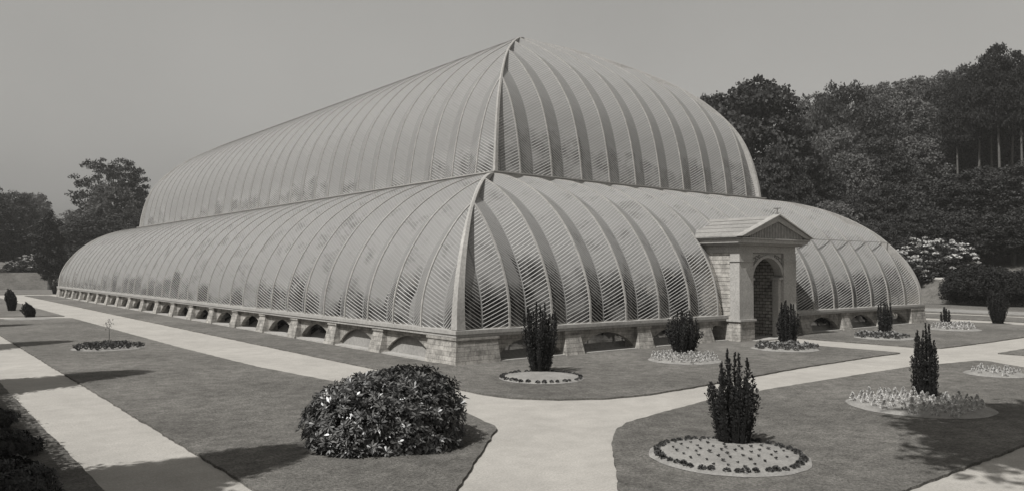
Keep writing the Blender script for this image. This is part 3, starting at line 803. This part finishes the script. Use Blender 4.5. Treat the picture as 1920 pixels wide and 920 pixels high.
for k in range(26):
    th = k*2.4; q = r_.uniform(.3, .95)
    mb.tube([(0.05*math.cos(th), .05*math.sin(th), 0), (math.cos(th)*q*.8, math.sin(th)*q*.8, .45), (math.cos(th)*q*1.45, math.sin(th)*q*1.45, .65+.4*(1-q))], [.05, .03, .01], 5)
mb.build('branches', M_BARK, bush)
P = []
for k, (dx, dy, dz) in enumerate([(-1.2, .2, 1.0), (-1.28, .0, .85), (-.6, .2, 1.35)]):
    P.append(np.array([dx, dy, dz])+rng.normal(size=(26, 3))*np.array([.06, .06, .035]))
fl = quads_mesh('blossom', leaves(np.concatenate(P), .05, .045), M_FLOWER, bush)
# dark core painted as the bush's inner shade, so it is not see-through
mb = MB()
for i in range(7):
    z0 = i*.13; 
pts = [(0, 0, 0)]
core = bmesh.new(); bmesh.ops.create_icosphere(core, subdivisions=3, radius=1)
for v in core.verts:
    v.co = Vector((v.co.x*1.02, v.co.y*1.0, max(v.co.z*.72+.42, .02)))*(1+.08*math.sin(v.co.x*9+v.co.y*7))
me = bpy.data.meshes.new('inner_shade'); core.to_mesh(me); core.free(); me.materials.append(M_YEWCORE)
co_ = bpy.data.objects.new('inner_shade_core', me); COL.objects.link(co_); co_.parent = bush

# added hedge, out of view, casting shade; low shrubs left of the path
hd = empty('added_shade_hedge', (-16.15, -3.4, .05), 'added hedge out of view, casting shade beside the left path', 'hedge')
n = 16000; r9 = np.random.default_rng(90)
C = np.stack([r9.uniform(-.75, .75, n), r9.uniform(-5.7, 5.7, n), r9.uniform(0, 2.5, n)], 1)
f_ = r9.integers(0, 3, n); C[f_ == 0, 2] = 2.45; C[f_ == 1, 0] = .75; C[f_ == 2, 0] = -.75
C[:, 2] += (f_ == 0)*(.12*np.sin(C[:, 1]*1.7)+.1*np.sin(C[:, 1]*4.1)); C += r9.normal(size=C.shape)*.07
quads_mesh('foliage', leaves(C, .13, .08), M_SHRUB, hd)
mb = MB(); mb.box(-.66, .66, -5.6, 5.6, 0, 2.35); mb.build('inner_shade_core', M_YEWCORE, hd)  # solid dark block painted as the hedge's inner shade
for k, (x, y, s, lb) in enumerate([(-14.75, -9.4, .62, 'low dark shrub in the shade at the bottom left corner'), (-14.55, -6.3, .55, 'low dark shrub in the shade, second from the bottom left corner'), (-14.5, -3.0, .5, 'low dark shrub in the shade, farthest along the left edge')]):
    if k == 0:
        sh0 = empty('dark_shrub', (x, y, .05), lb, 'shrub', 'low dark shrubs along the left path')
        shrub_mesh('foliage', M_SHRUB, 1.25, 1.6, .9, 900, .16, .05, sh0, 21, 8, .5); sh0.scale = (s, s*1.3, s)
    else: copy_thing(sh0, (x, y, .05), k*1.9, (s, s, s), lb)
# rhododendrons flowering white below the right hillside, and others at left
def flowering(u, dep, s, label, seed, first=[None]):
    x, y = px(u, dep); loc = (x, y, hill(x, y)-.1)
    if first[0] is None:
        o = empty('flowering_shrub', loc, label, 'shrub', 'white flowering shrubs below the woods'); first[0] = o; o.scale = (s,)*3
        crown_mesh('foliage', M_LEAF, 3.2, 3.2, 1.9, 110, 70, .26, parent=o, seed=41, clump=.4, core=1)
        crown_mesh('blossom', M_FLOWER, 3.25, 3.25, 2.0, 80, 50, .2, parent=o, seed=42, clump=.2, flat=.25)
    else: o = copy_thing(first[0], loc, seed*1.3, (s,)*3, label)
    return o
for k, (u, dep, s, lb) in enumerate([
    (1690, 90, 1.15, 'white flowering shrub nearest the right shoulder of the glass'), (1728, 94, 1.3, 'white flowering shrub in the middle of the right hand flowering clump'),
    (1765, 92, 1.2, 'white flowering shrub at the right end of the flowering clump'), (1655, 98, 1.1, 'white flowering shrub partly behind the glass shoulder'),
    (60, 134, .9, 'small white flowering shrub left of the columnar evergreen'), (30, 133, .6, 'small white flowering shrub at the foot of the left wood'),
    (1745, 100, 1.3, 'white flowering shrub at the back of the right hand flowering clump')]): flowering(u, dep, s, lb, k)
x, y = px(1838, 78)
o = empty('clipped_shrub', (x, y, 0), 'large dark rounded shrub standing before the grass bank at right', 'shrub')
crown_mesh('foliage', M_CONIFER, 3.2, 3.2, 2.25, 240, 80, .2, core=1, parent=o, seed=51, clump=.3, flat=.8)
o2 = copy_thing(o, (*px(1800, 80), 0), 2, (.75, .75, .8), 'smaller dark rounded shrub left of the large one before the bank'); copy_thing(o, (*px(1900, 76), 0), 1, (.8, .8, .9), 'dark rounded shrub before the bank at the right edge')

# ---- Irish yews
def yew(loc, h, wd, label, seed, shoots=40, base=.34, dens=1.0, taper=.0, spread_top=1.0, leafs=.055, bend=(0, 0), col=M_YEW, even=.3):
    """upright shoots fanning from a narrow foot"""
    r = np.random.default_rng(seed); o = empty('irish_yew', (loc[0], loc[1], .04), label, 'yew', 'upright yews in the round beds')
    P = []; AX = []; core = MB()
    for k in range(shoots):
        th = k*2.399+r.uniform(-.2, .2); q = math.sqrt((k+.5)/shoots)
        rb = wd*.5*base*q; rt = wd*.5*q*(.93+.12*r.random())
        hh = h*(1-even*q**2*r.uniform(.55, 1.0))*(r.uniform(.60, .80) if r.random() < .45 else r.uniform(.88, 1.0))
        n = int(hh*95*dens); t = r.uniform(0, 1, n)
        pf_ = lambda tt: wd*.5*q*(base+(1-base)*np.minimum(1, tt*hh/h/.5)**.85)*(1-taper*np.clip((tt*hh/h-.5)/.5, 0, 1))
        prof = pf_(t)
        cx = np.cos(th)*prof+bend[0]*t**2; cy = np.sin(th)*prof+bend[1]*t**2; cz = t*hh
        thick = (wd*.058+.018)*(1-np.clip((t*hh/h-.45)/.45, 0, 1)*.6)*(1-np.clip((t-.85)/.15, 0, 1)*.6)
        thick = thick*(1+.35*np.sin(t*hh*38+k*2.0)*(t > .5)); d = unit(r.normal(size=(n, 3))); c = np.stack([cx, cy, cz], 1)+d*thick[:, None]*np.array([1, 1, .6])*r.uniform(.5, 1.25, (n, 1))
        P.append(c); AX.append(d*.8+np.array([0, 0, 1.0]))
        ts = np.linspace(0, .93, 7); pf = pf_(ts)
        core.tube([(math.cos(th)*f_*.95+bend[0]*t_**2, math.sin(th)*f_*.95+bend[1]*t_**2, t_*hh) for f_, t_ in zip(pf, ts)], [wd*.06]*2+[wd*.045, wd*.03, wd*.02, wd*.01, .004], 5)
    P = np.concatenate(P); AX = np.concatenate(AX)
    quads_mesh('foliage', leaves(P, leafs*r.uniform(.7, 1.4, len(P)), leafs*.55, AX), col, o)
    core.build('stems', M_YEWCORE, o)
    return o
yew((-2.95, -13.95), 2.02, 1.06, 'spiky vase shaped Irish yew in the nearest round bed', 1, 30, .48, 3.6, .1, leafs=.05, even=.5)
yew((1.05, -3.45), 2.46, 1.16, 'vase shaped Irish yew with a narrow foot near the corner pier', 2, 26, .40, 2.2, .0, leafs=.07, even=.22)
yew((8.55, -3.4), 1.98, 1.5, 'wide topped Irish yew tapering to its foot, between corner and portal', 3, 34, .24, 2.0, .25, leafs=.07, even=.3)
yew((16.05, -3.3), 2.2, 1.0, 'upright Irish yew just left of the portal path', 4, 24, .55, 2.0, .1, leafs=.08, even=.3)
yew((25.3, -3.3), 1.95, .78, 'slim Irish yew on the lawn right of the portal', 5, 18, .7, 1.8, .2, leafs=.08, even=.25)
yew((33.0, -3.2), 1.5, .66, 'small two topped Irish yew near the right corner of the glass', 6, 10, .7, 2.2, .1, leafs=.08, even=.5)
yew((40.5, -3.3), 2.4, 1.2, 'Irish yew beyond the right corner of the conservatory', 7, 24, .4, 1.8, .0, leafs=.09, even=.2)
yew((5.85, -13.8), 2.1, .70, 'narrow columnar Irish yew rising from the pale leaved bed at right', 8, 18, .85, 3.2, .2, leafs=.055, even=.25)
yew((1.5, 95), 2.4, 1.5, 'small dark yew beside the far left corner of the glass', 9, 24, .6, 1.0, .1, leafs=.12, even=.2)
yew((-8.34, 39.6), 1.15, .8, 'crooked little yew on the left lawn beside the cross path', 10, 30, .5, 1.4, .5, leafs=.11, bend=(-.25, .15), even=.35)
yew((-8.22, 51.0), 1.9, .85, 'leaning yew on the lawn beyond the left cross path', 12, 30, .5, 1.2, .5, leafs=.11, bend=(-.2, .15), even=.35)
yew((22.3, -11.6), 1.2, 1.3, 'dark spreading little yew at the right edge of the photo', 13, 22, .5, 1.4, .2, leafs=.08, even=.5)

# ---- round beds and bedding plants
def bed(c, r, label, mound=.10):
    mb = MB(); n = 40; rings = [(1.0, 0), (.94, .35), (.75, .7), (.4, .95)]
    for t, hh in rings:
        for k in range(n):
            q = 2*math.pi*k/n; j = r*t*(1+(random.uniform(-.012, .012) if t == 1 else 0)); mb.v.append((math.cos(q)*j, math.sin(q)*j, .008+mound*hh))
    for i in range(len(rings)-1):
        for k in range(n):
            k2 = (k+1) % n; mb.f.append((i*n+k, i*n+k2, (i+1)*n+k2, (i+1)*n+k))
    mb.v.append((0, 0, .008+mound)); e = len(mb.v)-1
    for k in range(n): mb.f.append((3*n+k, 3*n+(k+1) % n, e))
    o = mb.build('flower_bed', M_SOIL, None, True); o.location = (c[0], c[1], LZ); tag(o, label, 'flower bed')
    return o
def mz(d, r, mound=.10):
    t = d/r
    return LZ+.008+mound*np.interp(t, [0, .4, .75, .94, 1], [1, .95, .7, .35, 0])
_pl = {}
def plant(kind, loc, s, label, group, cat='plant'):
    if kind in _pl:
        o = _pl[kind].copy(); COL.objects.link(o)
    else:
        r = np.random.default_rng(len(_pl)+77)
        if kind == 'seedling':
            n = 16; th = r.uniform(0, 6.28, n); ax = np.stack([np.cos(th), np.sin(th), r.uniform(.3, 1.6, n)], 1); ax = unit(ax)
            o = quads_mesh('seedling', leaves(ax*.045+np.array([0, 0, .02]), .10, .04, ax), M_BEDLEAF)
        elif kind == 'edging':
            n = 60; d = unit(r.normal(size=(n, 3))); d[:, 2] = np.abs(d[:, 2]); o = quads_mesh('edging_plant', leaves(d*np.array([.085, .085, .075]), .07, .05, d+r.normal(size=(n, 3))*.5), M_BEDLEAF)
        elif kind == 'pale':
            n = 90; z = r.uniform(0, 1, n); th = r.uniform(0, 6.28, n); rr = (1-z)**.8*.13
            c = np.stack([np.cos(th)*rr, np.sin(th)*rr, z*.30+.01], 1); ax = np.stack([np.cos(th), np.sin(th), r.uniform(.2, 1.5, n)], 1)
            o = quads_mesh('silvery_plant', leaves(c, .09, .06, ax), M_PALE)
        elif kind == 'mid':
            n = 60; z = r.uniform(0, 1, n); th = r.uniform(0, 6.28, n); rr = (1-z*.6)*.12
            c = np.stack([np.cos(th)*rr, np.sin(th)*rr, z*.16+.01], 1); ax = np.stack([np.cos(th), np.sin(th), r.uniform(.2, 1.5, n)], 1)
            o = quads_mesh('bedding_plant', leaves(c, .10, .06, ax), M_MIDPLANT)
        elif kind == 'tuft':
            n = 50; z = r.uniform(0, 1, n); th = r.uniform(0, 6.28, n); rr = (1-z*.3)*.14*z**.3
            c = np.stack([np.cos(th)*rr, np.sin(th)*rr, z*.22+.01], 1); ax = np.stack([np.cos(th), np.sin(th), r.uniform(.6, 2.5, n)], 1)
            o = quads_mesh('leafy_bedding_plant', leaves(c, .13, .06, ax), M_BEDLEAF)
        _pl[kind] = o
    o.location = loc; o.rotation_euler = (0, 0, random.uniform(0, 6.28)); s *= random.uniform(.8, 1.2); o.scale = (s, s, s*random.uniform(.85, 1.2))
    return tag(o, label, cat, group)
def ring_plants(c, r, t, n, kind, s, label, group, jit=.02, skip=None):
    for k in range(n):
        q = 2*math.pi*(k+random.uniform(-.25, .25))/n; rr = r*t+random.uniform(-jit, jit)
        plant(kind, (c[0]+math.cos(q)*rr, c[1]+math.sin(q)*rr, mz(rr, r)), s, label, group)
def fill_plants(c, r, t1, step, kind, s, label, group, clear=.3, cc=None):
    cc = cc or c
    k = 0; y = -t1*r
    while y <= t1*r:
        x = -t1*r+(step/2 if k % 2 else 0)
        while x <= t1*r:
            if math.hypot(x, y) < t1*r and math.hypot(c[0]+x-cc[0], c[1]+y-cc[1]) > clear:
                px_, py_ = x+random.uniform(-.04, .04), y+random.uniform(-.04, .04)
                plant(kind, (c[0]+px_, c[1]+py_, mz(math.hypot(px_, py_), r)), s, label, group)
            x += step
        y += step*.87; k += 1
# nearest bed
c, r = (-3.8, -14.45), 1.47
bed(c, r, 'round pale soil bed in the right foreground planted with small seedlings')
ring_plants(c, r, .89, 44, 'edging', .72, 'dark edging plant round the rim of the nearest round bed', 'edging plants of the nearest bed')
fill_plants(c, r, .78, .29, 'seedling', .52, 'tiny dark seedling in the pale soil of the nearest round bed', 'seedlings of the nearest bed', .42, (-2.95, -13.95))
# pale bed with columnar yew
c, r = (4.55, -14.2), 1.72
bed(c, r, 'round bed crowded with silvery plants under the columnar yew at right')
fill_plants(c, r, .95, .42, 'pale', .66, 'silvery pale leaved plant in the bed under the columnar yew', 'silvery plants under the columnar yew', .34, (5.85, -13.8))
# beds along the front
c, r = (.28, -4.4), 1.36
bed(c, r, 'round pale soil bed edged with dark tufts near the corner pier')
ring_plants(c, r, .92, 34, 'edging', .75, 'small dark edging tuft of the bed near the corner pier', 'edging tufts of the corner bed')
c, r = (7.75, -4.1), 1.38
bed(c, r, 'round bed of fluffy pale plants under the wide topped yew')
fill_plants(c, r, .95, .36, 'pale', .7, 'fluffy pale plant in the bed under the wide topped yew', 'pale plants under the wide topped yew', .3, (8.55, -3.4))
c, r = (14.7, -4.0), 1.42
bed(c, r, 'round flower bed left of the portal path')
fill_plants(c, r, .93, .4, 'mid', 1.1, 'small leafy plant in the bed left of the portal path', 'plants of the bed left of the portal path', .3, (16.05, -3.3))
c, r = (23.7, -4.0), 1.42
bed(c, r, 'round flower bed right of the portal path under the slim yew')
fill_plants(c, r, .93, .42, 'mid', 1.1, 'small leafy plant in the bed under the slim yew', 'plants of the bed right of the portal', .3, (25.3, -3.3))
c, r = (32.6, -3.8), 1.4
bed(c, r, 'round pale bed near the right corner of the conservatory')
fill_plants(c, r, .9, .5, 'pale', 1.1, 'pale plant in the bed near the right corner of the conservatory', 'pale plants by the right corner', .3, (33, -3.2))
c, r = (12.9, -13.0), .95
bed(c, r, 'small round pale bed near the right edge of the photo')
fill_plants(c, r, .9, .4, 'pale', .6, 'low pale plant in the small bed near the right edge', 'pale plants of the small right bed', .0)
c, r = (-8.55, 14.1), 1.45
bed(c, r, 'round bed of dark leafy plants in the middle of the left lawn', .06)
fill_plants(c, r, .97, .3, 'tuft', .62, 'dark leafy plant in the round bed on the left lawn', 'dark leafy plants of the left bed', .1)
sp = empty('sapling', (-8.55, 14.1, .1), 'thin bare sapling standing in the dark leafy left bed', 'sapling')
mb = MB(); mb.tube([(0, 0, 0), (.02, .01, .5), (0, .02, 1.15)], [.02, .014, .006], 6); mb.build('stem', M_BARK, sp)
n = 60; cpos = np.stack([rng.normal(size=n)*.10, rng.normal(size=n)*.10, rng.uniform(.75, 1.2, n)], 1)
quads_mesh('leaves', leaves(cpos, .07, .04), M_LEAF_MID, sp)
c, r = (-8.5, 38.6), 1.5
bed(c, r, 'round bed around the crooked little yew', .06)

# flower border below the bank at the right
bd = sheet('flower_border', [(52.3, -10), (57, -10), (57, 60), (52.3, 60)], .09, M_SOIL, kind=None, thick=.1)
tag(bd, 'long pale flower border below the grass bank at right', 'flower bed')

# ---- plants inside the glass
hp = empty('hothouse_plant', (3.4, 5, 0), 'dark leafy plant seen through the lower panes of the conservatory', 'plant', 'plants inside the conservatory')
crown_mesh('foliage', M_INSIDE, 1.25, 1.25, 1.35, 80, 60, .34, parent=hp, seed=61, clump=.45, core=1, flat=.8)
trunk_mesh('stem', M_BARK, 1.8, .07, 5, .6, hp, 62)
rp_ = random.Random(5)
for k in range(38):
    y = 2.2+k*2.12+rp_.uniform(-.35, .35); z = rp_.choice([.45, .6, .75, .9])
    if 0 < k: copy_thing(hp, (1.75+rp_.uniform(0, .4), y, 0), rp_.uniform(0, 6), (.72, .72, z*rp_.uniform(.9, 1.1)))
for k in range(16):
    x = 2.3+k*2.15+rp_.uniform(-.3, .3)
    if 15.4 < x < 21.6: continue
    z = rp_.uniform(.75, 1.45); copy_thing(hp, (x, 1.8+rp_.uniform(0, .6), 0), rp_.uniform(0, 6), (.8, .8, z))
for k in range(14):
    s = rp_.uniform(1.6, 2.4); copy_thing(hp, (rp_.uniform(9, 28), 9+k*4.6, 0), rp_.uniform(0, 6), (s, s, s))
for k in range(22):
    s = rp_.uniform(.9, 1.5); copy_thing(hp, (rp_.uniform(4.2, 7), 4+k*3.6, 0), rp_.uniform(0, 6), (s, s, s))

# ------------------------------------------------------------------ air
hz = MB(); hz.box(-90, 260, -60, 330, -1.2, 75)
hm = bpy.data.materials.new('haze'); hm.use_nodes = True; t = hm.node_tree; t.nodes.clear()
o_ = t.nodes.new('ShaderNodeOutputMaterial'); v_ = t.nodes.new('ShaderNodeVolumePrincipled')
v_.inputs['Color'].default_value = g(.9); v_.inputs['Density'].default_value = .00042; v_.inputs['Anisotropy'].default_value = .3
t.links.new(v_.outputs[0], o_.inputs['Volume'])
tag(hz.build('haze', hm), kind='stuff')
